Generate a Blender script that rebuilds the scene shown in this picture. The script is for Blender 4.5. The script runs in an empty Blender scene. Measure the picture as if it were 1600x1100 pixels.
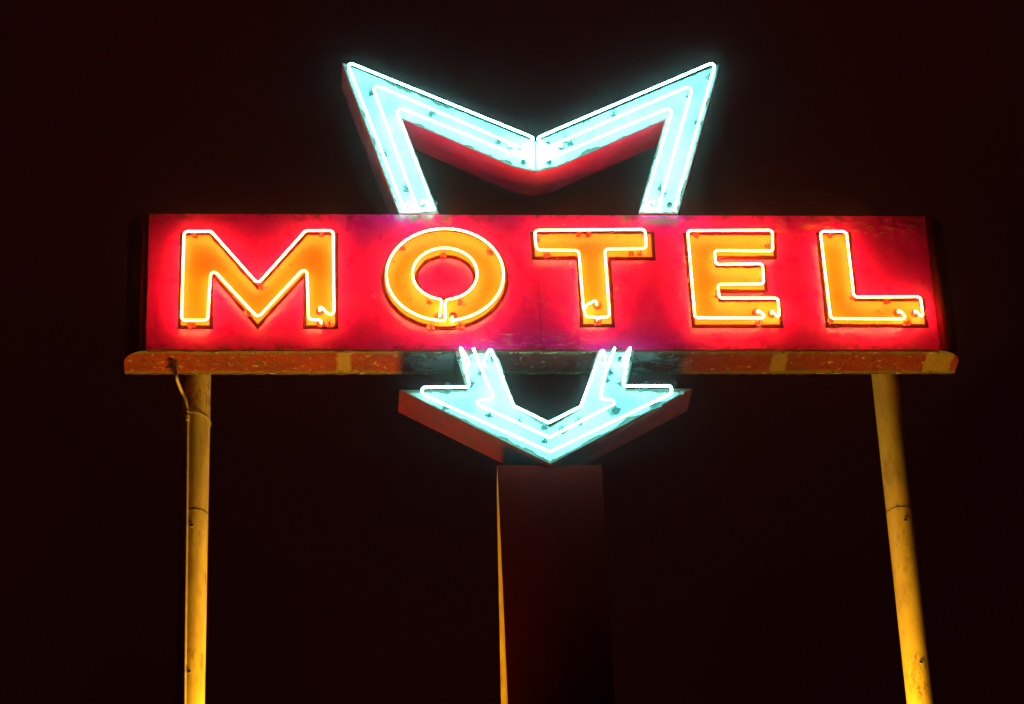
import bpy, bmesh, math, random
from mathutils import Vector, Matrix, noise
from mathutils.geometry import delaunay_2d_cdt

random.seed(7)
scene = bpy.context.scene
COL = scene.collection

# ------------------------------------------------------------------ camera
# A long lens on the pavement, tilted 30 degrees up at the sign.
F = 4820.0                      # focal length in units of a 1600 wide frame
VX, VY = 450.0, -7800.0         # where plumb lines meet in the frame
SCALE = 300.0                   # frame units per metre at the sign
up_c = Vector((VX - 800, VY - 550, F)).normalized()
ex_c = Vector((1, 0, -up_c.x / up_c.z)).normalized()
ey_c = up_c.cross(ex_c).normalized()


def c2w(v):
    return Vector((v.dot(ex_c), v.dot(ey_c), v.dot(up_c)))


off = c2w(Vector((40 / F, -110 / F, 1)) * (F / SCALE))
CAM = Vector((0, 0, 0)) - off
SIGN_Z = 1.6 - CAM.z
CAM.z = 1.6


def U(px, py, y=0.0):
    """point of the plane Y = y seen at a place of the frame"""
    d = c2w(Vector(((px - 800) / F, (py - 550) / F, 1)))
    t = (y - CAM.y) / d.y
    return CAM + d * t


right_w = c2w(Vector((1, 0, 0)))
up_w = c2w(Vector((0, -1, 0)))
back_w = c2w(Vector((0, 0, -1)))
cd = bpy.data.cameras.new('camera')
cam = bpy.data.objects.new('camera', cd)
COL.objects.link(cam)
M = Matrix((right_w, up_w, back_w)).transposed().to_4x4()
M.translation = CAM
cam.matrix_world = M
cd.sensor_width = 36
cd.sensor_fit = 'HORIZONTAL'
cd.lens = F / 1600 * 36
cd.clip_end = 5000
scene.camera = cam

# ------------------------------------------------------------------ night sky
w = bpy.data.worlds.new('World')
scene.world = w
w.use_nodes = True
nt = w.node_tree
bg = nt.nodes['Background']
tc = nt.nodes.new('ShaderNodeTexCoord')
nz = nt.nodes.new('ShaderNodeTexNoise')
nz.inputs['Scale'].default_value = 3.0
nz.inputs['Detail'].default_value = 3
rp = nt.nodes.new('ShaderNodeValToRGB')
rp.color_ramp.elements[0].position = .3
rp.color_ramp.elements[0].color = (.0035, .0006, .0006, 1)
rp.color_ramp.elements[1].position = .75
rp.color_ramp.elements[1].color = (.0105, .0010, .0008, 1)
nt.links.new(tc.outputs['Generated'], nz.inputs['Vector'])
nt.links.new(nz.outputs['Fac'], rp.inputs['Fac'])
nt.links.new(rp.outputs['Color'], bg.inputs['Color'])
bg.inputs['Strength'].default_value = 1.0

scene.view_settings.view_transform = 'Standard'
scene.view_settings.look = 'None'
scene.view_settings.gamma = 1
scene.view_settings.exposure = 0
scene.cycles.use_denoising = True
scene.cycles.max_bounces = 8
scene.cycles.diffuse_bounces = 4
scene.cycles.sample_clamp_indirect = 10
scene.cycles.volume_bounces = 0
scene.render.filter_size = 1.5 if hasattr(scene.render, 'filter_size') else None


# ------------------------------------------------------------------ materials
class NT:
    def __init__(s, name):
        s.m = bpy.data.materials.new(name)
        s.m.use_nodes = True
        s.t = s.m.node_tree
        s.b = s.t.nodes['Principled BSDF']
        s.c = s.t.nodes.new('ShaderNodeTexCoord').outputs['Object']

    def n(s, kind, **kw):
        x = s.t.nodes.new(kind)
        for k, v in kw.items():
            setattr(x, k, v)
        return x

    def l(s, a, b):
        s.t.links.new(a, b)

    def vec(s, scale=(1, 1, 1), loc=(0, 0, 0)):
        mp = s.n('ShaderNodeMapping')
        mp.inputs['Scale'].default_value = scale
        mp.inputs['Location'].default_value = loc
        s.l(s.c, mp.inputs['Vector'])
        return mp.outputs['Vector']

    def noise(s, sc, detail=4, rough=.6, scale=(1, 1, 1), loc=(0, 0, 0), dist=0):
        x = s.n('ShaderNodeTexNoise')
        x.inputs['Scale'].default_value = sc
        x.inputs['Detail'].default_value = detail
        x.inputs['Roughness'].default_value = rough
        x.inputs['Distortion'].default_value = dist
        s.l(s.vec(scale, loc), x.inputs['Vector'])
        return x.outputs['Fac']

    def ramp(s, v, a, b, lo=0., hi=1.):
        x = s.n('ShaderNodeMapRange')
        x.inputs['From Min'].default_value = a
        x.inputs['From Max'].default_value = b
        x.inputs['To Min'].default_value = lo
        x.inputs['To Max'].default_value = hi
        s.l(v, x.inputs['Value'])
        return x.outputs['Result']

    def math(s, op, a, b=None):
        x = s.n('ShaderNodeMath', operation=op)
        for i, v in enumerate((a, b)):
            if v is None:
                continue
            if isinstance(v, (int, float)):
                x.inputs[i].default_value = v
            else:
                s.l(v, x.inputs[i])
        return x.outputs[0]

    def mix(s, f, a, b):
        x = s.n('ShaderNodeMix', data_type='RGBA')
        for sock, v in ((x.inputs['Factor'], f), (x.inputs[6], a), (x.inputs[7], b)):
            if isinstance(v, (int, float)):
                sock.default_value = v
            elif isinstance(v, tuple):
                sock.default_value = (*v, 1)
            else:
                s.l(v, sock)
        return x.outputs[2]

    def box(s, x0, x1, z0, z1, wob=.02, soft=.01):
        """mask of a patch of other paint, with a wandering edge"""
        sp = s.n('ShaderNodeSeparateXYZ')
        s.l(s.c, sp.inputs[0])
        wv = s.math('MULTIPLY', s.math('SUBTRACT', s.noise(22, 4), .5), wob * 4)
        X = s.math('ADD', sp.outputs[0], wv)
        Z = s.math('ADD', sp.outputs[2], wv)
        r = s.ramp(X, x0 - soft, x0 + soft)
        r = s.math('MULTIPLY', r, s.ramp(X, x1 + soft, x1 - soft))
        r = s.math('MULTIPLY', r, s.ramp(Z, z0 - soft, z0 + soft))
        return s.math('MULTIPLY', r, s.ramp(Z, z1 + soft, z1 - soft))

    def bump(s, h, strength=.3, dist=.01):
        x = s.n('ShaderNodeBump')
        x.inputs['Strength'].default_value = strength
        x.inputs['Distance'].default_value = dist
        s.l(h, x.inputs['Height'])
        s.l(x.outputs['Normal'], s.b.inputs['Normal'])

    def done(s, col, rough=.5, metal=0., spec=.5, coat=0.):
        for sock, v in ((s.b.inputs['Base Color'], col), (s.b.inputs['Roughness'], rough),
                        (s.b.inputs['Metallic'], metal), (s.b.inputs['Specular IOR Level'], spec),
                        (s.b.inputs['Coat Weight'], coat)):
            if isinstance(v, (int, float)):
                sock.default_value = v
            elif isinstance(v, tuple):
                sock.default_value = (*v, 1)
            else:
                s.l(v, sock)
        return s.m


RED = (.58, .0005, .25)
RUST = (.16, .045, .014)
DKRUST = (.045, .020, .012)


def mat_red_face():
    s = NT('weathered_red_enamel')
    base = s.mix(s.ramp(s.noise(2.2, 5), .3, .75), RED, (.49, .0008, .19))
    # run-off streaks down the sheet
    st = s.ramp(s.noise(5, 5, .65, (9, 1, .7)), .52, .75)
    base = s.mix(s.math('MULTIPLY', st, .35), base, (.28, .002, .07))
    # flakes of bare primer, mostly near the top right and the foot
    fl = s.ramp(s.noise(16, 6, .7), .64, .67)
    pk = s.ramp(s.noise(1.6, 2, .5, loc=(3.1, 0, 1.7)), .47, .62)
    fl = s.math('MULTIPLY', fl, pk)
    tr = s.math('MULTIPLY', s.ramp(s.noise(26, 5, .7, (.6, 1, 1.3)), .53, .58), s.box(1.25, 2.2, SIGN_Z + .30, SIGN_Z + .385, .02, .03))
    base = s.mix(s.math('MAXIMUM', fl, tr), base, (.48, .16, .06))
    sc = s.math('MULTIPLY', s.ramp(s.noise(13, 6, .75, (1.2, 1, 7)), .56, .61), s.box(-.35, .26, SIGN_Z - .42, SIGN_Z - .31, .02, .03))
    base = s.mix(sc, base, (.50, .33, .26))
    for x0, x1 in ((-.74, -.44), (.46, .76)):
        gp = s.math('MULTIPLY', s.ramp(s.noise(11, 6, .7, loc=(x0, 0, 0)), .44, .52), s.box(x0, x1, SIGN_Z + .355, SIGN_Z + .5, .02, .02))
        base = s.mix(gp, base, (.20, .15, .11))
    for z0, z1 in ((SIGN_Z - .5, SIGN_Z - .385), (SIGN_Z + .375, SIGN_Z + .5)):
        gp = s.math('MULTIPLY', s.ramp(s.noise(14, 7, .75, loc=(z0, 0, 0)), .50, .56), s.box(-3, 3, z0, z1, .02, .02))
        base = s.mix(s.math('MULTIPLY', gp, .8), base, (.14, .012, .010))
    gp = s.math('MULTIPLY', s.ramp(s.noise(30, 7, .8, loc=(4, 0, 1)), .60, .63), s.ramp(s.noise(2.3, 3, .5, loc=(7, 0, 0)), .5, .6))
    base = s.mix(gp, base, (.60, .20, .07))
    # long dry brush marks
    br = s.math('MULTIPLY', s.ramp(s.noise(9, 3, .6, (1, 1, 14), dist=.6), .66, .70), .5)
    base = s.mix(br, base, (.58, .05, .03))
    h = s.math('ADD', s.noise(3.0, 3), s.math('MULTIPLY', s.noise(60, 4), .06))
    s.bump(h, .5, .035)
    rg = s.ramp(s.noise(9, 5), .3, .7, .22, .42)
    return s.done(base, rg, 0, .42)


def mat_side_red(name='red_painted_sheet_side', a=(.66, .005, .045), b=(.48, .006, .03)):
    s = NT(name)
    base = s.mix(s.ramp(s.noise(4, 5), .35, .7), a, b)
    base = s.mix(s.ramp(s.noise(20, 6, .7), .63, .67), base, RUST)
    s.bump(s.noise(6, 4), .3, .02)
    return s.done(base, s.ramp(s.noise(8, 4), .3, .7, .35, .6))


def mat_underside():
    s = NT('rust_streaked_underside')
    base = s.mix(s.ramp(s.noise(5, 6, .7), .35, .65), (.25, .010, .006), (.14, .009, .005))
    gr = s.ramp(s.noise(7, 6, .7, (1, 1.5, 1), (1.3, 0, 0)), .44, .52)
    gr = s.math('MULTIPLY', gr, s.math('MAXIMUM', s.box(-.66, -.36, SIGN_Z - 1, SIGN_Z + 1, .05, .06), s.box(.45, .72, SIGN_Z - 1, SIGN_Z + 1, .05, .1)))
    base = s.mix(s.math('MULTIPLY', gr, .85), base, (.34, .30, .30))
    base = s.mix(s.ramp(s.noise(28, 6, .72), .60, .64), base, (.42, .26, .10))
    base = s.mix(s.ramp(s.noise(12, 6, .7, loc=(5, 5, 0)), .60, .66), base, (.07, .03, .018))
    # bare yellow undercoat: two seams and the right hand end
    for x0, x1 in ((-1.045, -.975), (1.21, 1.29), (2.02, 2.16)):
        base = s.mix(s.math('MULTIPLY', s.box(x0, x1, SIGN_Z - 1, SIGN_Z + 1, .012, .006), .9), base, (.27, .15, .03))
    # scoured olive band along both long edges
    sp = s.n('ShaderNodeSeparateXYZ')
    s.l(s.c, sp.inputs[0])
    yy = s.math('ADD', sp.outputs[1], s.math('MULTIPLY', s.math('SUBTRACT', s.noise(16, 6, .75), .5), .10))
    band = s.math('MAXIMUM', s.ramp(yy, .034, .024), s.ramp(yy, .208, .218))
    base = s.mix(s.math('MULTIPLY', band, .85), base, (.13, .10, .035))
    h = s.math('ADD', s.noise(10, 5), s.math('MULTIPLY', s.noise(45, 5, .7), .5))
    s.bump(h, 1.0, .03)
    return s.done(base, s.ramp(s.noise(14, 4), .3, .7, .35, .75), 0, .5)


def mat_rust(name='rusty_edge_metal', a=RUST, b=DKRUST):
    s = NT(name)
    base = s.mix(s.ramp(s.noise(14, 6, .7), .35, .65), a, b)
    base = s.mix(s.ramp(s.noise(40, 5, .7), .62, .68), base, (.40, .28, .16))
    s.bump(s.noise(50, 5, .7), .6, .006)
    return s.done(base, .6)


def mat_teal():
    s = NT('chipped_pale_turquoise_enamel')
    base = s.mix(s.ramp(s.noise(3.5, 5, .6), .35, .7), (.44, .50, .47), (.24, .37, .35))
    base = s.mix(s.math('MULTIPLY', s.ramp(s.noise(8, 5, .7, (3, 1, 1)), .58, .72), .5), base, (.12, .42, .42))
    run = s.math('MULTIPLY', s.ramp(s.noise(9, 6, .7, (5, 1, .55), (7, 0, 2)), .60, .70), .6)
    base = s.mix(run, base, (.13, .20, .15))
    chip = s.ramp(s.noise(19, 7, .75), .66, .68)
    base = s.mix(chip, base, (.02, .055, .05))
    base = s.mix(s.ramp(s.noise(70, 3, .6, loc=(2, 0, 0)), .73, .75), base, (.03, .05, .045))
    h = s.math('ADD', s.noise(4, 3), s.math('MULTIPLY', s.noise(60, 4), .06))
    s.bump(h, .4, .02)
    return s.done(base, s.ramp(s.noise(9, 4), .3, .7, .35, .55), 0, .4)


def mat_greenrust():
    s = NT('verdigris_stained_edge')
    base = s.mix(s.ramp(s.noise(18, 6, .7), .4, .6), (.035, .085, .065), (.10, .12, .08))
    base = s.mix(s.ramp(s.noise(40, 5, .7), .58, .64), base, (.025, .028, .022))
    s.bump(s.noise(60, 5, .7), .6, .006)
    return s.done(base, .6)


def mat_orange():
    s = NT('sun_faded_orange_enamel')
    base = s.mix(s.ramp(s.noise(3.5, 5, .6), .3, .7), (.78, .25, .001), (.70, .18, .001))
    st = s.ramp(s.noise(10, 5, .65, (1, 1, 6)), .55, .7)
    base = s.mix(s.math('MULTIPLY', st, .35), base, (.72, .27, .01))
    base = s.mix(s.ramp(s.noise(26, 7, .75), .63, .67), base, (.34, .035, .008))
    base = s.mix(s.ramp(s.noise(90, 3, .6), .71, .73), base, (.12, .02, .01))
    s.bump(s.math('ADD', s.noise(7, 3), s.math('MULTIPLY', s.noise(70, 4), .08)), .35, .012)
    return s.done(base, s.ramp(s.noise(9, 4), .3, .7, .35, .55), 0, .4)


def mat_maroon():
    s = NT('dark_maroon_letter_border')
    base = s.mix(s.ramp(s.noise(14, 5), .35, .7), (.022, .0006, .0008), (.034, .001, .001))
    base = s.mix(s.ramp(s.noise(45, 5, .7), .66, .69), base, (.40, .05, .02))
    return s.done(base, .7, 0, .04)


def mat_emit(name, col, strength):
    s = NT(name)
    s.b.inputs['Emission Color'].default_value = (*col, 1)
    s.b.inputs['Emission Strength'].default_value = strength
    return s.done((.8, .8, .8), .2)


def mat_pole():
    s = NT('aged_cream_yellow_pole_paint')
    base = s.mix(s.ramp(s.noise(2.5, 5), .35, .7), (.70, .46, .10), (.56, .35, .08))
    base = s.mix(s.math('MULTIPLY', s.ramp(s.noise(9, 6, .7, (1, 1, .22)), .52, .68), .75), base, (.36, .20, .05))
    base = s.mix(s.ramp(s.noise(24, 7, .78, (1.6, 1.6, .5)), .62, .66), base, (.12, .06, .018))
    base = s.mix(s.math('MULTIPLY', s.ramp(s.noise(4, 3, .5, loc=(0, 0, 4)), .5, .65), s.ramp(s.noise(34, 7, .8, (1, 1, .35)), .50, .60)), base, (.22, .11, .03))
    s.bump(s.noise(12, 5, .6, (1, 1, .3)), .25, .01)
    return s.done(base, s.ramp(s.noise(7, 4), .3, .7, .4, .6), 0, .4)


def mat_plain(name, a, b, sc=12, rough=.6, metal=0.):
    s = NT(name)
    base = s.mix(s.ramp(s.noise(sc, 5, .65), .35, .7), a, b)
    s.bump(s.noise(sc * 3, 4), .3, .004)
    return s.done(base, rough, metal)


LET_R = 1.0
m_red = mat_red_face()
m_side = mat_side_red()
m_side2 = mat_side_red('shade_darkened_sheet_side', (.11, .0022, .0022), (.075, .002, .002))  # arrowhead sides: the red sheet darkened, their dimmer light put into the colour
m_under = mat_underside()
m_rust = mat_rust()
m_teal = mat_teal()
m_verd = mat_greenrust()
m_orange = mat_orange()
m_maroon = mat_maroon()
m_neon_r = mat_emit('orange_red_neon_glass', (1.0, .19, .042), 92.0)
m_neon_t = mat_emit('turquoise_argon_glass', (.28, 1.0, .95), 26.5)
m_pole = mat_pole()
m_black = mat_plain('black_rubber', (.012, .010, .009), (.02, .015, .012))
m_glass_r = mat_plain('amber_glass_support', (.30, .05, .02), (.16, .02, .01), 40, .25)
m_glass_t = mat_plain('sooty_glass_support', (.05, .14, .13), (.02, .04, .04), 40, .25)
m_wire = mat_plain('twisted_tie_wire', (.45, .34, .2), (.3, .2, .1), 40, .45, .4)
m_bead = mat_plain('pale_weld_bead', (.85, .70, .42), (.6, .42, .2), 40, .5)
m_conduit = mat_plain('dusty_conduit', (.50, .34, .14), (.36, .22, .08), 20, .55)
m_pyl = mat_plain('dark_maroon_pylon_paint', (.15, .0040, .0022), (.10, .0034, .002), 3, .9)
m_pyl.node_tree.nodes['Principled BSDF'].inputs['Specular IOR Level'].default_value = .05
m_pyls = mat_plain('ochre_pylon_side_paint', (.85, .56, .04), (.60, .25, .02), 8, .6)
m_ground = mat_plain('cracked_asphalt', (.050, .048, .046), (.035, .034, .033), 6, .9)
m_seam = mat_plain('dark_seam_gap', (.02, .004, .004), (.01, .003, .003), 30, .8)


# ------------------------------------------------------------------ mesh helpers
def link(name, bm, mats, parent=None, smooth=False, loc=None):
    me = bpy.data.meshes.new(name)
    bmesh.ops.recalc_face_normals(bm, faces=bm.faces)
    bm.to_mesh(me)
    bm.free()
    if not isinstance(mats, (list, tuple)):
        mats = [mats]
    for m in mats:
        me.materials.append(m)
    if smooth:
        for p in me.polygons:
            p.use_smooth = True
    o = bpy.data.objects.new(name, me)
    COL.objects.link(o)
    if parent:
        o.parent = parent
    return o


def empty(name, loc=(0, 0, 0), parent=None):
    o = bpy.data.objects.new(name, None)
    COL.objects.link(o)
    o.location = loc
    o.empty_display_size = .2
    if parent:
        o.parent = parent
    return o


def tag(o, label=None, cat=None, group=None, kind=None):
    if label: o['label'] = label
    if cat: o['category'] = cat
    if group: o['group'] = group
    if kind: o['kind'] = kind
    return o


def xz(pts, y=0.0):
    out = []
    for p in pts:
        q = U(p[0], p[1], y)
        out.append((q.x, q.z))
    return out


def area(p):
    return sum(p[i][0] * p[(i + 1) % len(p)][1] - p[(i + 1) % len(p)][0] * p[i][1] for i in range(len(p))) / 2


def inset(poly, d):
    """polygon moved inwards by d"""
    n = len(poly)
    s = 1 if area(poly) > 0 else -1
    out = []
    for i in range(n):
        a, b, c = Vector(poly[i - 1]), Vector(poly[i]), Vector(poly[(i + 1) % n])
        e1, e2 = (b - a).normalized(), (c - b).normalized()
        n1 = Vector((-e1.y, e1.x)) * s
        n2 = Vector((-e2.y, e2.x)) * s
        k = 1 + n1.dot(n2)
        m = (n1 + n2) / max(k, .25)
        out.append(tuple(b + m * d))
    return out


def ragged(poly, step, amp, seed=0, sharp=.35):
    """outline with a worn, wandering edge"""
    n = len(poly)
    s = 1 if area(poly) > 0 else -1
    out = []
    for i in range(n):
        a, b = Vector(poly[i]), Vector(poly[(i + 1) % n])
        L = (b - a).length
        e = (b - a) / L
        nn = Vector((-e.y, e.x)) * s
        k = max(1, int(L / step))
        out.append(tuple(a))
        for j in range(1, k):
            p = a + e * (L * j / k)
            v = noise.noise(Vector((p.x * 14 + seed, p.y * 14, seed * 1.7)))
            v2 = noise.noise(Vector((p.x * 45 + seed, p.y * 45, seed * 3.1))) + .7 * noise.noise(Vector((p.x * 130 + seed, p.y * 130, seed)))
            amt = max(0, v - .12) * 1.9 + max(0, v2) * sharp
            fade = min(1, j / 3, (k - j) / 3)
            out.append(tuple(p + nn * amp * amt * fade))
    return out


def prism(bm, poly, y0, y1, mi_front=0, mi_side=0):
    """solid between two planes; y0 is the front"""
    f = [bm.verts.new((p[0], y0, p[1])) for p in poly]
    b = [bm.verts.new((p[0], y1, p[1])) for p in poly]
    npoly = len(poly)
    cv, _e, cf, ov, _oe, _of = delaunay_2d_cdt([Vector(p) for p in poly], [(k, (k + 1) % npoly) for k in range(npoly)], [], 1, 1e-6)
    for yy, mi, rv in ((y0, mi_front, False), (y1, mi_side, True)):
        vv = [bm.verts.new((p.x, yy, p.y)) for p in cv]
        for tri in cf:
            q = bm.faces.new([vv[k] for k in (reversed(tri) if rv else tri)])
            q.material_index = mi
    n = len(poly)
    for i in range(n):
        q = bm.faces.new((f[i], b[i], b[(i + 1) % n], f[(i + 1) % n]))
        q.material_index = mi_side


def ring_prism(bm, out, inn, y0, y1):
    n = len(out)
    fo = [bm.verts.new((p[0], y0, p[1])) for p in out]
    fi = [bm.verts.new((p[0], y0, p[1])) for p in inn]
    bo = [bm.verts.new((p[0], y1, p[1])) for p in out]
    bi = [bm.verts.new((p[0], y1, p[1])) for p in inn]
    for i in range(n):
        j = (i + 1) % n
        for q in ((fo[i], fo[j], fi[j], fi[i]), (bo[i], bi[i], bi[j], bo[j]),
                  (fo[i], bo[i], bo[j], fo[j]), (fi[i], fi[j], bi[j], bi[i])):
            bm.faces.new(q)


def fillet(pts, r, closed=False, seg=5):
    """round the corners of a 3D polyline"""
    n = len(pts)
    out = []
    for i in range(n):
        if not closed and i in (0, n - 1):
            out.append(Vector(pts[i]))
            continue
        a, b, c = Vector(pts[i - 1]), Vector(pts[i]), Vector(pts[(i + 1) % n])
        d1, d2 = (a - b), (c - b)
        l1, l2 = d1.length, d2.length
        d1.normalize(); d2.normalize()
        ang = d1.angle(d2, math.pi)
        if ang > 3.05:
            out.append(b)
            continue
        t = min(r / math.tan(ang / 2), l1 * .46, l2 * .46)
        p0, p2 = b + d1 * t, b + d2 * t
        for k in range(seg + 1):
            u = k / seg
            out.append(p0 * (1 - u) ** 2 + b * (.55 * 2 * u * (1 - u)) + (p0 + p2) / 2 * (.45 * 2 * u * (1 - u)) + p2 * u * u)
    return out


def tube(bm, pts, r, closed=False, n=10, caps=True, mi=0):
    pts = [Vector(p) for p in pts]
    q = [pts[0]]
    for p in pts[1:]:
        if (p - q[-1]).length > 1e-5:
            q.append(p)
    if closed and (q[0] - q[-1]).length < 1e-5:
        q.pop()
    pts = q
    m = len(pts)
    rings = []
    prev = None
    for i in range(m):
        if closed:
            t = (pts[(i + 1) % m] - pts[i - 1]).normalized()
        else:
            t = (pts[min(i + 1, m - 1)] - pts[max(i - 1, 0)]).normalized()
        if prev is None:
            a = Vector((0, 1, 0)) if abs(t.y) < .9 else Vector((1, 0, 0))
            u = t.cross(a).normalized()
        else:
            u = (prev - t * prev.dot(t)).normalized()
        prev = u
        v = t.cross(u)
        rr = r(i / max(1, m - 1)) if callable(r) else r
        rings.append([bm.verts.new(pts[i] + (u * math.cos(2 * math.pi * k / n) + v * math.sin(2 * math.pi * k / n)) * rr) for k in range(n)])
    if closed:
        # align the closing ring
        best, bs = 1e9, 0
        for s_ in range(n):
            d = (rings[-1][0].co - rings[0][s_].co).length
            if d < best:
                best, bs = d, s_
        rings.append([rings[0][(k + bs) % n] for k in range(n)])
    for i in range(len(rings) - 1):
        for k in range(n):
            f = bm.faces.new((rings[i][k], rings[i][(k + 1) % n], rings[i + 1][(k + 1) % n], rings[i + 1][k]))
            f.material_index = mi
            f.smooth = True
    if caps and not closed:
        for rg in (rings[0], rings[-1]):
            f = bm.faces.new(rg)
            f.material_index = mi


def tube_obj(name, pts, r, mat, parent, closed=False, n=10):
    bm = bmesh.new()
    tube(bm, pts, r, closed, n)
    o = link(name, bm, mat, parent)
    for p in o.data.polygons:
        p.use_smooth = len(p.vertices) == 4
    return o


DEPTH = .24
OUT = -.062          # how far the glass stands in front of the sheet


def path(px, y=OUT):
    return [U(a[0], a[1], a[2] if len(a) > 2 else y) for a in px]


def support(px, py, parent, mat, y_face=-.006, y=OUT, foot=None):
    """glass post that carries the tube: foot, stem and clip"""
    p = U(px, py, y)
    bm = bmesh.new()
    a = Vector((p.x, y_face, p.z))
    b = Vector((p.x, y + .010, p.z))
    rf_ = foot or random.uniform(.011, .017)
    sd = random.random() * 50
    rim = []
    for k in range(26):
        t = 2 * math.pi * k / 26
        q_ = rf_ * (1 + .7 * noise.noise(Vector((math.cos(t) * 1.6 + sd, math.sin(t) * 1.6, sd))))
        rim.append((a.x + math.cos(t) * q_ * 1.25, a.z + math.sin(t) * q_))
    prism(bm, rim, y_face - .0022, y_face + .002)
    tube(bm, [a, a + Vector((0, -.007, 0))], .0075, n=12)
    tube(bm, [a, a * .5 + b * .5, b], .0042, n=8)
    # clip: wire loop round the glass
    loop = [p + Vector((math.cos(t) * .012, 0, math.sin(t) * .012)) for t in (x * math.pi / 5 for x in range(10))]
    loop = [Vector((q.x, y + .009, q.z)) for q in loop]
    tube(bm, loop, .0016, closed=True, n=6)
    o = link('tube_support', bm, mat, parent)
    return o


def electrode(px, py, parent, mat, y_face=-.006, r=.021):
    """glass bushing where a tube end dives through the sheet"""
    p = U(px, py, y_face)
    bm = bmesh.new()
    a = Vector((p.x, y_face + .002, p.z))
    tube(bm, [a, a + Vector((0, -.010, 0))], lambda u: r, n=18, caps=False)
    tube(bm, [a + Vector((0, -.010, 0)), a + Vector((0, -.0101, 0))], lambda u: r * (1 - .45 * u), n=18, caps=False)
    tube(bm, [a, a + Vector((0, -.022, 0))], lambda u: r * .58, n=14, caps=False)
    return link('electrode_bushing', bm, mat, parent, smooth=True)


# ------------------------------------------------------------------ ground
bm = bmesh.new()
bmesh.ops.create_grid(bm, x_segments=60, y_segments=60, size=1500)
tag(link('ground', bm, m_ground), kind='structure')

# ------------------------------------------------------------------ the sign
sign = empty('motel_sign', (0, DEPTH / 2, 0))
tag(sign, 'red roadside sign reading MOTEL in orange neon, with a glowing turquoise arrow and two poles', 'neon sign')
ROOT = Vector((0, DEPTH / 2, 0))
inv = Matrix.Translation(-ROOT)


def attach(o, parent):
    o.parent = parent
    return o


# parts are modelled in world coordinates; this helper keeps them there
class _P:
    pass


holder = sign
sign.location = (0, 0, 0)

# --- cabinet: box whose front corners are rolled round
zt = U(840, 336, 0).z
zb = U(840, 548, 0).z
R = .125
xl = U(193.5, 571, R).x
xr = U(1497, 566, R).x


def plan(inset_=0.0):
    pts = []
    r = R
    n = 9
    for k in range(n + 1):
        a = math.pi / 2 * k / n
        pts.append((xl + r - r * math.cos(a), r - r * math.sin(a)))
    for k in range(n + 1):
        a = math.pi / 2 * k / n
        pts.append((xr - r + r * math.sin(a), r - r * math.cos(a)))
    pts.append((xr, DEPTH)); pts.append((xl, DEPTH))
    return pts


def slab(bm, pts, z0, z1, mi_side, mi_bot, mi_top, face_mi=None):
    a = [bm.verts.new((p[0], p[1], z0)) for p in pts]
    b = [bm.verts.new((p[0], p[1], z1)) for p in pts]
    n = len(pts)
    f = bm.faces.new(a); f.material_index = mi_bot
    f = bm.faces.new(b); f.material_index = mi_top
    for i in range(n):
        j = (i + 1) % n
        f = bm.faces.new((a[i], a[j], b[j], b[i]))
        f.material_index = mi_side


bm = bmesh.new()
slab(bm, plan(), zb, zt, 0, 1, 0)
cab = link('cabinet', bm, [m_side, m_under], sign)

# face sheet: thin painted plate lapped over the front, torn and lifted along its foot
fl, fr = xl + R * .93, xr - R * .93
pts = []
N = 320
for i in range(N + 1):
    x = fl + (fr - fl) * i / N
    d = noise.noise(Vector((x * 5, 0, 3))) * .010 + noise.noise(Vector((x * 22, 0, 5))) * .006 + noise.noise(Vector((x * 70, 0, 9))) * .003
    pts.append((x, zb + .006 + max(-.004, d)))
for i in range(N + 1):
    x = fr - (fr - fl) * i / N
    d = noise.noise(Vector((x * 8, 4, 3))) * .002 + noise.noise(Vector((x * 40, 4, 5))) * .002
    pts.append((x, zt - .002 + d))
bm = bmesh.new()
prism(bm, pts, -.003, 0.0005, 0, 1)
face = link('face_sheet', bm, [m_red, m_rust], cab)

# rust lip along the foot and the back of the underside
def lip(x0, x1, y, z, r, seed, mat, name):
    bm = bmesh.new()
    P = []
    n = int((x1 - x0) / .012)
    for i in range(n + 1):
        x = x0 + (x1 - x0) * i / n
        P.append(Vector((x, y + noise.noise(Vector((x * 14, seed, 0))) * .004, z + noise.noise(Vector((x * 19, seed, 2))) * .004)))
    tube(bm, P, lambda u: r * (.7 + .7 * abs(noise.noise(Vector((u * 300, seed, 7))))), n=6)
    return link(name, bm, mat, cab)


lip(xl + R, xr - R, .004, zb - .001, .0045, 1.3, m_rust, 'rusted_lip')
lip(xl + .02, xr - .02, DEPTH - .004, zb - .001, .0045, 8.1, m_rust, 'rusted_lip')

# crusts of old sealant along both edges of the underside
for y_, n_ in ((.016, 34), (.226, 26)):
    for k in range(n_):
        bm = bmesh.new()
        x = random.uniform(xl + .15, xr - .12)
        L_ = random.choice((.006, .01, .02, .05))
        P = [Vector((x + L_ * u, y_ + .006 * noise.noise(Vector((x * 9 + u, y_, 0))), zb - .003)) for u in (0, .3, .6, 1)]
        tube(bm, P, random.uniform(.0026, .0050), n=6)
        link('sealant_crust', bm, m_wire, cab)

# vertical sheet joint right of the O
bm = bmesh.new()
p0, p1 = U(838, 337, -.003), U(846, 545, -.003)
tube(bm, [Vector((p0.x, -.0028, p0.z)), Vector(((p0.x + p1.x) / 2 + .001, -.0028, (p0.z + p1.z) / 2)), Vector((p1.x, -.0028, p1.z))], .0008, n=6)
link('sheet_joint', bm, m_seam, cab)

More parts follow.
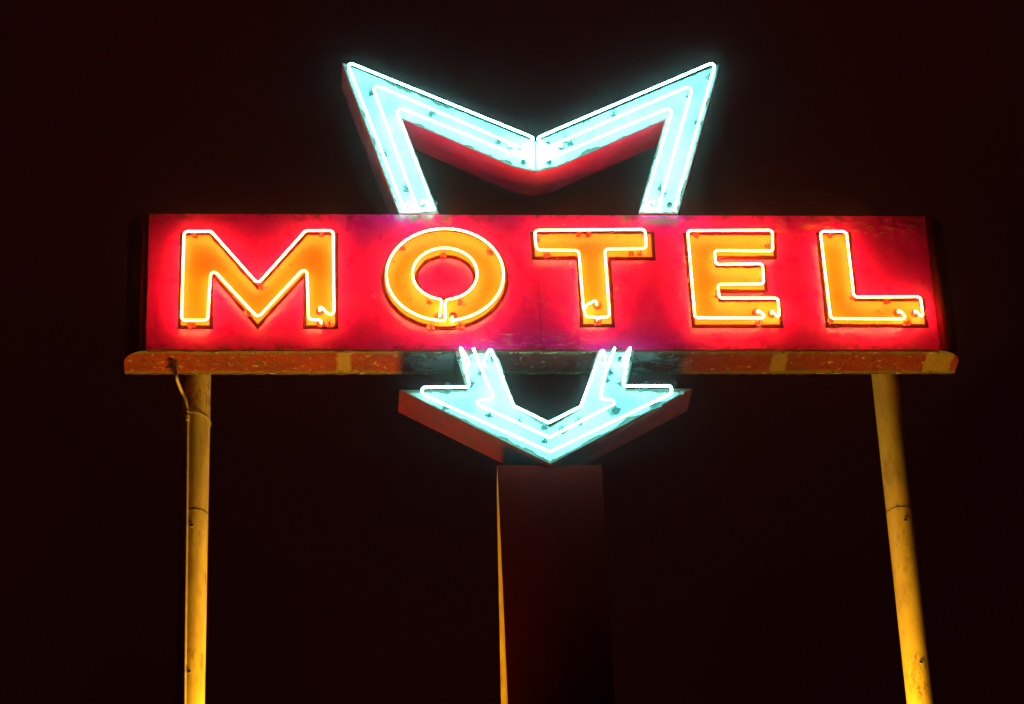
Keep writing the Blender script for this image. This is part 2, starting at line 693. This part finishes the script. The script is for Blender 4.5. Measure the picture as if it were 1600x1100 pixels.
# rivets on underside
for i in range(0, 26):
    x = xl + .14 + i * (xr - xl - .28) / 25 + random.uniform(-.03, .03)
    yy = random.choice((.02, .215))
    bm = bmesh.new()
    tube(bm, [Vector((x, yy, zb + .001)), Vector((x, yy, zb - .004)), Vector((x, yy, zb - .006))], lambda u: .0055 * (1 - .5 * u * u), n=8)
    link('rivet', bm, m_rust, cab)

# --- letters ------------------------------------------------------------
BORD = 5.6 / SCALE


def ellipse(cx, cy, rx, ry, n=72, a0=0, a1=2 * math.pi, endpoint=False):
    m = n if not endpoint else n - 1
    return [(cx + rx * math.cos(a0 + (a1 - a0) * k / m), cy + ry * math.sin(a0 + (a1 - a0) * k / m)) for k in range(n)]


def letter(label, border, tubes, supports, electrodes, hole=None):
    L = empty('letter', (0, 0, 0), sign)
    L['label'] = label
    yb0, yf0 = -.0075, -.0105
    bp = xz(border, 0)
    bm = bmesh.new()
    if hole:
        hp = xz(hole, 0)
        ring_prism(bm, bp, hp, yb0, -.0025)
    else:
        prism(bm, ragged(bp, .006, .0035, len(label)), yb0, -.0025)
    link('letter_border', bm, m_maroon, L)
    bm = bmesh.new()
    ip = inset(bp, BORD)
    if hole:
        ih = inset(hp, -BORD * .95)
        # worn edges: displace radially
        def wob(P, s):
            return [(p[0] + noise.noise(Vector((p[0] * 30, p[1] * 30, s))) * .003, p[1] + noise.noise(Vector((p[0] * 30, p[1] * 30, s + 9))) * .003) for p in P]
        ring_prism(bm, wob(ip, 1), wob(ih, 4), yf0, yb0 + .001)
    else:
        prism(bm, ragged(ip, .005, .006, len(label) * 1.3), yf0, yb0 + .001)
    link('letter_face', bm, m_orange, L)
    for t in tubes:
        pts3 = t['p']
        tube_obj('neon_tube', pts3, .0049, m_neon_r, L, t.get('closed', False), 12)
    for s_ in supports:
        support(s_[0], s_[1], L, m_glass_r, yf0)
    for e in electrodes:
        electrode(e[0], e[1], L, m_glass_r, yf0)
    return L


RF = .018
YI = -.012   # where the glass ends meet the sheet

# M
tM = [(520.5, 497, OUT), (522, 499.9), (482, 499.1), (479.3, 414.5), (402.8, 496.5), (329.8, 417.5), (324.5, 500.4), (283.6, 500.4),
      (287.6, 361.4), (329.8, 361.4), (402.8, 443.5), (477.5, 360.1), (520.7, 360.1), (521.5, 490), (519, 497), (501, 480, -.055), (500, 486, YI)]
tM = [(503, 499.6, OUT)] + tM[2:]
tM = [(501, 507, YI), (503, 499.6, OUT), (482, 499.1), (479.3, 414.5), (402.8, 496.5), (329.8, 417.5), (324.5, 500.4), (283.6, 500.4),
      (287.6, 361.4), (329.8, 361.4), (402.8, 443.5), (477.5, 360.1), (520.7, 360.1), (521.8, 499), (500, 478, -.058), (499.5, 485, YI)]
letter('letter M, first of the sign, with four straight strokes of orange neon outline',
       [(281.5, 364.6), (330.3, 364.6), (402.8, 447), (478, 364.6), (528.9, 364.6), (528.9, 513.8), (473.2, 514.4), (474, 436), (402.8, 515.5), (333, 434), (333, 514.4), (277, 514.6)],
       [{'p': fillet(path(tM), RF)}],
       [(304, 361.4), (502, 360.1), (409, 441), (387, 481), (299, 500.4), (515, 499.5)],
       [(500, 487), (501, 506)])

# O
outer = ellipse(695.3, 429, 91.6, 71.8, 80, math.radians(84), math.radians(84 - 348), True)
inner = ellipse(695.1, 427.5, 50.6, 40.2, 60, math.radians(82), math.radians(82 - 344), True)
a = [(708, 503, YI), (706.5, 495, -.055)] + [(p[0], p[1]) for p in outer[:-2]] + [(686.5, 500.6), (695, 501)]
# the O is one glass run: round the outside, up beside the joint, round the inside, back down
pO = path(a + [(696, 497, OUT), (695.5, 475, OUT), (697.5, 469, OUT)] + [(p[0], p[1]) for p in inner] + [(690, 469.5, OUT), (687.5, 490, -.055), (686.5, 496, YI)])
pO2 = [pO[0]]
for p in pO[1:]:
    if (p - pO2[-1]).length > .012 / 3:
        pO2.append(p)
letter('letter O, second of the sign, an oval ring of neon with a smaller ring inside',
       ellipse(695, 437.5, 99.6, 78.8, 90), [{'p': pO2}],
       [(630, 381), (766, 386), (693, 391), (671, 465), (721, 466), (674, 504), (720, 502)],
       [(686, 495), (708, 494)],
       hole=ellipse(696, 435, 42.6, 31.0, 90))

# T
tT = [(933, 494.5, YI), (932, 487, OUT + .008), (933, 495.6), (952.7, 495.6), (944.8, 389.2), (1010, 388.2), (1008, 358.2), (835.4, 359.7), (838.2, 390.4), (904.3, 391.3), (912, 484),
      (914, 478, OUT - .006), (922, 472, OUT - .004), (931, 470, OUT + .006), (932, 477, YI)]
tT = [(934, 501, YI), (933, 495.6, OUT), (952.7, 495.6), (944.8, 389.2), (1010, 388.2), (1008, 358.2), (835.4, 359.7), (838.2, 390.4), (904.3, 391.3), (912, 486),
      (917, 476, OUT - .006), (931, 469, OUT + .002), (932, 477, YI)]
letter('letter T, third of the sign, with a wide crossbar outlined in neon',
       [(827.5, 362.8), (1021.4, 362.8), (1024.5, 407.3), (955.3, 407.3), (961.1, 512.2), (906.1, 512.2), (900.5, 406.5), (831.1, 406.5)],
       [{'p': fillet(path(tT), RF)}, {'p': fillet(path([(913, 484, OUT + .004), (914, 494.5), (933, 495.6), (934, 501, YI)]), RF)}],
       [(905, 360), (920, 359.5), (856, 391), (988, 389), (1002, 389), (841, 368), (935, 497)],
       [(933, 478), (934, 503)])

# E
tE = [(1184, 489, YI), (1184, 484, OUT + .006), (1200, 496.8), (1085.8, 496.4), (1074.4, 360.2), (1206.7, 359.5), (1207.5, 392), (1116.4, 391.2), (1118.4, 413.2),
      (1191.4, 411.8), (1193.5, 443.4), (1121.4, 444.2), (1124, 465.8), (1215.6, 465.6), (1218.2, 499.5), (1206, 485, OUT + .004), (1205, 491, YI)]
letter('letter E, fourth of the sign, with three arms outlined in neon',
       [(1066.7, 364.5), (1213.6, 364.5), (1213.6, 406), (1121, 406), (1122.5, 415.4), (1197, 415.4), (1200, 458.7), (1125, 458.7), (1127, 468.9), (1220, 468.9), (1224, 513), (1081, 513)],
       [{'p': fillet(path(tE), RF * .85)}],
       [(1090, 360), (1203, 377), (1120, 403), (1190, 436), (1122, 455), (1080, 430), (1188, 497)],
       [(1181, 489), (1206, 491)])

# L
tL = [(1404, 489, YI), (1404, 484, OUT + .006), (1420, 498.4), (1298, 497.7), (1281.7, 361.4), (1322.3, 361.4), (1334.4, 464.2), (1438.3, 463.4), (1443, 499),
      (1430, 484, OUT + .004), (1429, 490, YI)]
letter('letter L, last of the sign, with a tall stem and a short foot outlined in neon',
       [(1274.3, 364), (1329.1, 364), (1339.5, 467.7), (1444.3, 468.2), (1450.4, 512.5), (1289.6, 512.5)],
       [{'p': fillet(path(tL), RF)}],
       [(1299, 361.6), (1333, 458), (1388, 464), (1300, 493), (1420, 498)],
       [(1402, 489), (1430, 490)])

# --- upper half of the arrow (the tail) -----------------------------------
YA = -.004
tail_px = [(534.4, 97.5), (836.5, 221.5), (1124.6, 99.3), (1059.2, 334), (997, 334), (1039.3, 187.1), (870, 261.5), (837, 268.5), (802, 260.8), (628.6, 185.8), (686, 334), (623.4, 334)]
tail = xz(tail_px, YA)
# legs end on top of the cabinet
tail = [(p[0], max(p[1], zt + .0005)) for p in tail]
tl = empty('arrow_tail', (0, 0, 0), sign)
tl['label'] = 'turquoise notched tail of the arrow, shaped like a letter M above the red cabinet'
bm = bmesh.new()
prism(bm, tail, YA, DEPTH - .01, 1, 0)
link('tail_box', bm, [m_side, m_verd], tl)
bm = bmesh.new()
prism(bm, ragged(inset(tail, .004), .0035, .018, 3.3, .5), YA - .003, YA + .001, 0, 1)
link('tail_face', bm, [m_teal, m_verd], tl)
bm = bmesh.new()
p0, p1 = U(836.8, 223, YA - .003), U(837.2, 266, YA - .003)
tube(bm, [Vector((p0.x, YA - .003, p0.z)), Vector((p1.x, YA - .003, p1.z))], .0022, n=6)
link('sheet_joint', bm, m_seam, tl)

TR = .0061
RA = .022
YO = OUT - .002


def arrow_tube(px, parent, r=RA):
    return tube_obj('neon_tube', fillet(path(px, YO), r), TR, m_neon_t, parent, False, 12)


Y1 = YA - .004
arrow_tube([(815, 231, Y1), (817, 227, YO + .01), (836.5, 217), (825, 211.5), (541.5, 96), (629.8, 322), (632, 327, Y1)], tl, .016)
arrow_tube([(832, 244, Y1), (833, 238.5), (580, 129.5), (650.2, 320), (652, 326, Y1)], tl)
arrow_tube([(830, 259, Y1), (831, 252), (616.5, 165), (675.7, 320), (678, 326, Y1)], tl)
arrow_tube([(856, 231, Y1), (855, 227, YO + .01), (837, 217.5), (848, 211.5), (1118.5, 95.8), (1055.4, 320), (1054, 327, Y1)], tl, .016)
arrow_tube([(844, 244, Y1), (842, 236), (1083.5, 131.5), (1030.4, 318), (1029, 326, Y1)], tl)
arrow_tube([(844, 262, Y1), (842, 254.5), (1052.5, 165.2), (1007.5, 316), (1006, 325, Y1)], tl)
# short returns with their housings
arrow_tube([(797, 230, Y1), (796.5, 225, YO + .02), (812, 229, YO + .02)], tl, .008)
arrow_tube([(877, 231, Y1), (877.5, 226, YO + .02), (862, 231, YO + .02)], tl, .008)
arrow_tube([(659, 320, Y1), (660, 313, YO + .015), (668, 318, YO + .02), (675, 321, YO)], tl, .006)
arrow_tube([(639, 322, Y1), (640, 314, YO + .015), (634, 320, YO + .02), (630, 322, YO)], tl, .006)
arrow_tube([(1022, 320, Y1), (1021, 313, YO + .015), (1014, 317, YO + .02), (1007.5, 318, YO)], tl, .006)
for e in ((797, 230), (813, 231), (818, 254), (877, 231), (858, 254), (660, 320), (638, 320), (1021, 319), (856, 226), (1046, 321), (680, 318)):
    electrode(e[0], e[1], tl, m_glass_t, YA - .003, .015)
for s_ in ((581, 145), (636, 296), (779, 221), (675, 177), (1078, 150), (1033, 294), (1037, 302), (893, 224), (884, 220), (1110, 120), (1092, 190), (637, 290), (960, 180), (700, 165), (600, 240)):
    support(s_[0], s_[1] - 8, tl, m_glass_t, YA - .003, YO)

# --- lower half of the arrow (the head) ----------------------------------
head_px = [(710.5, 540), (729, 609.5), (624, 609), (860, 724.5), (1082, 607), (977.5, 608.5), (991, 540), (933, 540), (907, 637.5), (860, 667), (807, 637), (773, 540)]
head = xz(head_px, YA)
head = [(p[0], min(p[1], zb - .0005)) for p in head]
hd = empty('arrow_head', (0, 0, 0), sign)
hd['label'] = 'turquoise arrowhead pointing down below the red cabinet'
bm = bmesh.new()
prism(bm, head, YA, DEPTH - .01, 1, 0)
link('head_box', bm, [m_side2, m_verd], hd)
bm = bmesh.new()
hf = inset(xz([(716, 555), (730.5, 611.8), (634, 613.5), (860, 722), (1071, 612.5), (977.5, 611), (987, 551), (934, 549), (907, 639), (860, 668.5), (807, 639), (776, 549)], YA), .0025)
prism(bm, ragged(hf, .0035, .017, 6.1, .5), YA - .003, YA + .001, 0, 1)
link('head_face', bm, [m_teal, m_verd], hd)

arrow_tube([(725, 558, Y1), (719.6, 543), (734, 604.5), (659, 605.3), (660, 616), (859, 706), (1049, 614.5), (1049.5, 603), (972.5, 603), (984.5, 543), (976, 560, Y1)][1:-1], hd, .014)
arrow_tube([(739.5, 544), (759, 593), (772.5, 622), (737, 627.5), (858, 683.5), (968, 627), (937.5, 623), (945, 585), (960.5, 543.5)], hd, .014)
arrow_tube([(755.5, 568, Y1), (756.5, 563, YO + .02), (766, 543), (802.3, 634), (857, 660.5), (907.6, 635), (942, 543), (946, 562, YO + .02), (945, 567, Y1)], hd, .008)
arrow_tube([(733, 566, Y1), (732, 562, YO + .02), (719.8, 543.6)], hd, .006)
arrow_tube([(975, 566, Y1), (974, 560, YO + .02), (984.4, 543.6)], hd, .006)
for e in ((717, 562), (733, 563), (757, 564), (769, 562), (945, 563), (969, 562), (984, 563)):
    electrode(e[0], e[1], hd, m_glass_t, YA - .003, .014)
for s_ in ((959, 641), (1024, 632)):
    support(s_[0], s_[1] - 8, hd, m_glass_t, YA - .003, YO, .024)
for s_ in ((697, 637), (765, 649), (852, 668), (852, 690), (751, 583), (950, 595), (954, 582), (736, 600), (973, 600), (880, 672), (812, 661), (905, 660), (700, 608), (1010, 606)):
    support(s_[0], s_[1] - 8, hd, m_glass_t, YA - .003, YO)

# --- poles ----------------------------------------------------------------
YP = DEPTH + .078
PR = .0715


def pole(pt, pb, ring_y, holes):
    top = U(pt[0], pt[1], YP)
    bot = U(pb[0], pb[1], YP)
    d = (bot - top) / (bot.z - top.z)
    base = top + d * (0 - top.z)
    P = empty('support_pole', (0, 0, 0), sign)
    top = top + d * (zt - .12 - top.z)
    zj = U(pt[0] + (pb[0] - pt[0]) * (ring_y - pt[1]) / (pb[1] - pt[1]), ring_y, YP).z

    def at(z):
        return base + d * z
    bm = bmesh.new()
    zs = [zt - .12]
    while zs[-1] - .25 > zj:
        zs.append(zs[-1] - .25)
    zs += [zj, zj - .003]
    while zs[-1] - .25 > 0:
        zs.append(zs[-1] - .25)
    zs.append(0)
    tube(bm, [at(z) for z in zs], PR, n=48)
    for v in bm.verts:
        c = at(v.co.z)
        k = .998 if v.co.z > zj - .001 else 1.0
        v.co = c + (v.co - c) * k
    link('pole_shaft', bm, m_pole, P, smooth=False)
    for p in P.children[0].data.polygons:
        p.use_smooth = len(p.vertices) == 4
    # ragged weld bead where the two lengths meet
    bm = bmesh.new()
    c = at(zj)
    lp = [c + Vector((math.cos(t) * (PR - .0016), math.sin(t) * (PR - .0016), .008 * noise.noise(Vector((math.cos(t) * 4, math.sin(t) * 4, 1)))))
          for t in (2 * math.pi * k / 90 for k in range(90))]
    tube(bm, lp, .0034, closed=True, n=6)
    for v in bm.verts:
        v.co += (v.co - c) * .02 * noise.noise(v.co * 60)
    link('weld_bead', bm, m_bead, P)
    for hx, hy in holes:
        q = U(hx, hy, YP)
        z = q.z - .025
        c = at(z)
        # find the angle on the shaft seen at that place
        v = (U(hx, hy, YP - PR * .9).x - c.x) / PR
        v = max(-.97, min(.97, v))
        dirv = Vector((v, -math.sqrt(1 - v * v), 0))
        bm = bmesh.new()
        s0 = c + dirv * PR
        tube(bm, [s0 - dirv * .004, s0 + dirv * .0035], .0085, n=14)
        link('bolt_hole', bm, m_black, P)
        P.children[-1].data.materials[0] = m_black
        bm = bmesh.new()
        u = dirv.cross(Vector((0, 0, 1)))
        tube(bm, [s0 + dirv * .003 + (u * math.cos(t) + Vector((0, 0, 1)) * math.sin(t)) * .0098 for t in (2 * math.pi * k / 16 for k in range(16))], .0016, closed=True, n=6)
        link('bolt_ring', bm, m_wire, P)
    # strap that bolts the pole to the back of the cabinet
    bm = bmesh.new()
    lp = [at(zb + .2) + Vector((math.cos(t) * (PR + .004), math.sin(t) * (PR + .004), 0)) for t in (2 * math.pi * k / 40 for k in range(40))]
    tube(bm, lp, .012, closed=True, n=6)
    link('strap', bm, m_rust, P)
    return P, at


PL, atL = pole((308, 590), (297, 1100), 805, [(299, 824), (295, 1051)])
PLt = PL
PR_, atR = pole((1383, 587), (1439.5, 1100), 801, [(1415, 815), (1439, 1036)])

# --- conduit down the left pole --------------------------------------------
yc = YP - PR - .012
c0 = U(272, 569, .10)
pts = [Vector((c0.x, .10, zb + .01)), U(274.5, 577, .09), U(276, 592, .05), U(283, 610, yc), U(290.5, 625, yc), U(293, 642, yc + .015)]
cz = pts[-1].z
for z in [cz - .3 * k for k in range(1, 40)]:
    if z < .05:
        break
    q_ = U(292.0, 660, yc) + (U(289.0, 1100, yc) - U(292.0, 660, yc)) * ((z - U(292.0, 660, yc).z) / (U(289.0, 1100, yc).z - U(292.0, 660, yc).z))
    pts.append(Vector((q_.x + .002 * math.sin(z * 3), yc + .014, z)))
bm = bmesh.new()
tube(bm, fillet(pts, .08, False, 6), .0080, n=14)
cond = link('cable_conduit', bm, m_conduit, sign, smooth=True)
bm = bmesh.new()
q = pts[5]
for k in range(3):
    tube(bm, [q + Vector((0, 0, -.028 - .012 * k)), q + Vector((0, 0, -.035 - .012 * k))], .0112, n=14)
link('conduit_coupling', bm, m_conduit, cond)
# cut-out in the underside where the cable leaves
bm = bmesh.new()
ho = [U(262, 574, 0), ]
cx = c0.x
pr = [(cx - .045, .17), (cx - .01, .115), (cx + .012, .085), (cx + .018, .12), (cx + .02, .17)]
a_ = [bm.verts.new((p[0], p[1], zb - .0015)) for p in pr]
b_ = [bm.verts.new((p[0], p[1], zb - .0040)) for p in pr]
bm.faces.new(a_); bm.faces.new(b_)
for i in range(5):
    bm.faces.new((a_[i], a_[(i + 1) % 5], b_[(i + 1) % 5], b_[i]))
link('cable_cutout', bm, m_seam, cab)


def tie(z, droop):
    bm = bmesh.new()
    c = atL(z)
    lp = []
    for k in range(60):
        t = 2 * math.pi * k / 60
        rr = PR + .004
        x, y = math.cos(t) * rr, math.sin(t) * rr
        if x < -.03 and y < -.02:
            x -= .010; y -= .012
        lp.append(Vector((c.x + x, c.y + y, z - droop * (x / PR) - .01 * math.sin(t))))
    tube(bm, lp, .0022, closed=True, n=6)
    link('tie_wire', bm, m_wire, cond)


tie(U(300, 648, YP - PR).z, .012)

# ------------------------------------------------------------------ pylon behind the arrow
YF = .03
tpl, tpr = U(777, 727, YF), U(940, 727, YF)
bpl, bpr = U(793.5, 1100, YF), U(961, 1100, YF)


def down(a, b, z):
    return a + (b - a) * ((z - a.z) / (b.z - a.z))


PD = .30
ztop = tpl.z
bt = [down(tpl, bpl, ztop), down(tpr, bpr, ztop)]
bb = [down(tpl, bpl, 0), down(tpr, bpr, 0)]
pyl = empty('sign_pylon', ((bb[0].x + bb[1].x) / 2, YF + PD / 2, 0))
tag(pyl, 'tall dark maroon pylon with a lit yellow left side, below the turquoise arrow tip', 'pylon')
o_ = pyl.location.copy()
bm = bmesh.new()
ys = (YF, YF + PD)
bk0, bk1 = U(775.5, 735, YF + PD), U(783, 1100, YF + PD)
V = {}
for nm, (L_, R_) in (('t', bt), ('b', bb)):
    for s_, p in (('l', L_), ('r', R_)):
        for k, y in enumerate(ys):
            x = p.x
            if s_ == 'l' and k == 1:
                x = down(bk0, bk1, p.z).x
            V[nm + s_ + str(k)] = bm.verts.new(Vector((x, y, p.z)) - o_)
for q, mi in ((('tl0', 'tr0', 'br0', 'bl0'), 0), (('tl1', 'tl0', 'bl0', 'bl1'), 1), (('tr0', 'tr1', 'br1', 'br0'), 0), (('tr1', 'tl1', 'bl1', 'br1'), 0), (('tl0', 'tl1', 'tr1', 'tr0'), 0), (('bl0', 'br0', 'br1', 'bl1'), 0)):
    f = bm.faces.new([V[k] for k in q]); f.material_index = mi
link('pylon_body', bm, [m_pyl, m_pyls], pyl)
# small bright stud added to stand for a white lens flare dot
sp = U(951, 1093, YF) - o_
bm = bmesh.new()
tube(bm, [sp + Vector((0, .002, 0)), sp + Vector((0, -.004, 0)), sp + Vector((0, -.006, 0))], lambda u: .006 * (1 - .4 * u), n=10)
link('flare_dot', bm, mat_plain('bright_flare_dot', (.9, .9, .85), (.8, .8, .75), 20, .25, .3), pyl)

# ------------------------------------------------------------------ floodlights under the sign (below the frame)
zf = U(800, 1100, 0).z - 1.0


def floodlight(x, y, aim, cone, energy, label, side):
    loc = Vector((x, y, zf))
    root = empty('floodlight', loc)
    tag(root, label, 'floodlight', 'floodlights on the pylon')
    d = (aim - loc).normalized()
    q = d.to_track_quat('Z', 'Y')
    bm = bmesh.new()
    prof = [(.045, -.16), (.075, -.14), (.095, -.05), (.115, .02), (.108, .02), (.088, -.05), (.06, -.12), (.001, -.125)]
    rings = []
    for r, z in prof:
        rings.append([bm.verts.new(q @ Vector((r * math.cos(t), r * math.sin(t), z))) for t in (2 * math.pi * k / 28 for k in range(28))])
    for a, b in zip(rings, rings[1:]):
        for k in range(28):
            bm.faces.new((a[k], a[(k + 1) % 28], b[(k + 1) % 28], b[k]))
    bm.faces.new(rings[0])
    link('lamp_housing', bm, m_black, root, smooth=True)
    bm = bmesh.new()
    p0 = q @ Vector((0, 0, -.15))
    tube(bm, fillet([p0, p0 + Vector((0, .15, -.12)), Vector(((.1 - x) * .8, .20 + .1, -.25))], .06), .02, n=10)
    link('bracket', bm, m_black, root)
    ld = bpy.data.lights.new('flood_lamp', 'SPOT')
    ld.energy = energy
    ld.color = (1.0, .60, .045)
    ld.spot_size = math.radians(cone)
    ld.spot_blend = 1.0
    ld.shadow_soft_size = .30
    lo = bpy.data.objects.new('flood_lamp', ld)
    COL.objects.link(lo)
    lo.location = loc + d * .03
    lo.rotation_euler = d.to_track_quat('-Z', 'Y').to_euler()


zm = U(800, 1100, 0).z
floodlight(-.85, YF - .04, Vector((-1.2, .2, zm - .1)), 122, 600, 'black floodlight on the left arm of the maroon pylon, aimed at the left pole', -1)
floodlight(1.05, YF - .26, Vector((2.05, .3, zm - .1)), 146, 500, 'black floodlight on the right arm of the maroon pylon, aimed at the right pole', 1)

# ------------------------------------------------------------------ night air
HAZE = .0024
bm = bmesh.new()
r = bmesh.ops.create_cube(bm, size=1)
for v in r['verts']:
    v.co = Vector((v.co.x * 16, 3 + v.co.y * 50, v.co.z * 16 + 7))
hm = bpy.data.materials.new('thin_night_haze')
hm.use_nodes = True
ht = hm.node_tree
ht.nodes.remove(ht.nodes['Principled BSDF'])
pv = ht.nodes.new('ShaderNodeVolumePrincipled')
pv.inputs['Color'].default_value = (.8, .8, .8, 1)
pv.inputs['Density'].default_value = HAZE
pv.inputs['Anisotropy'].default_value = .995
ht.links.new(pv.outputs['Volume'], ht.nodes['Material Output'].inputs['Volume'])
tag(link('haze', bm, hm), kind='stuff')
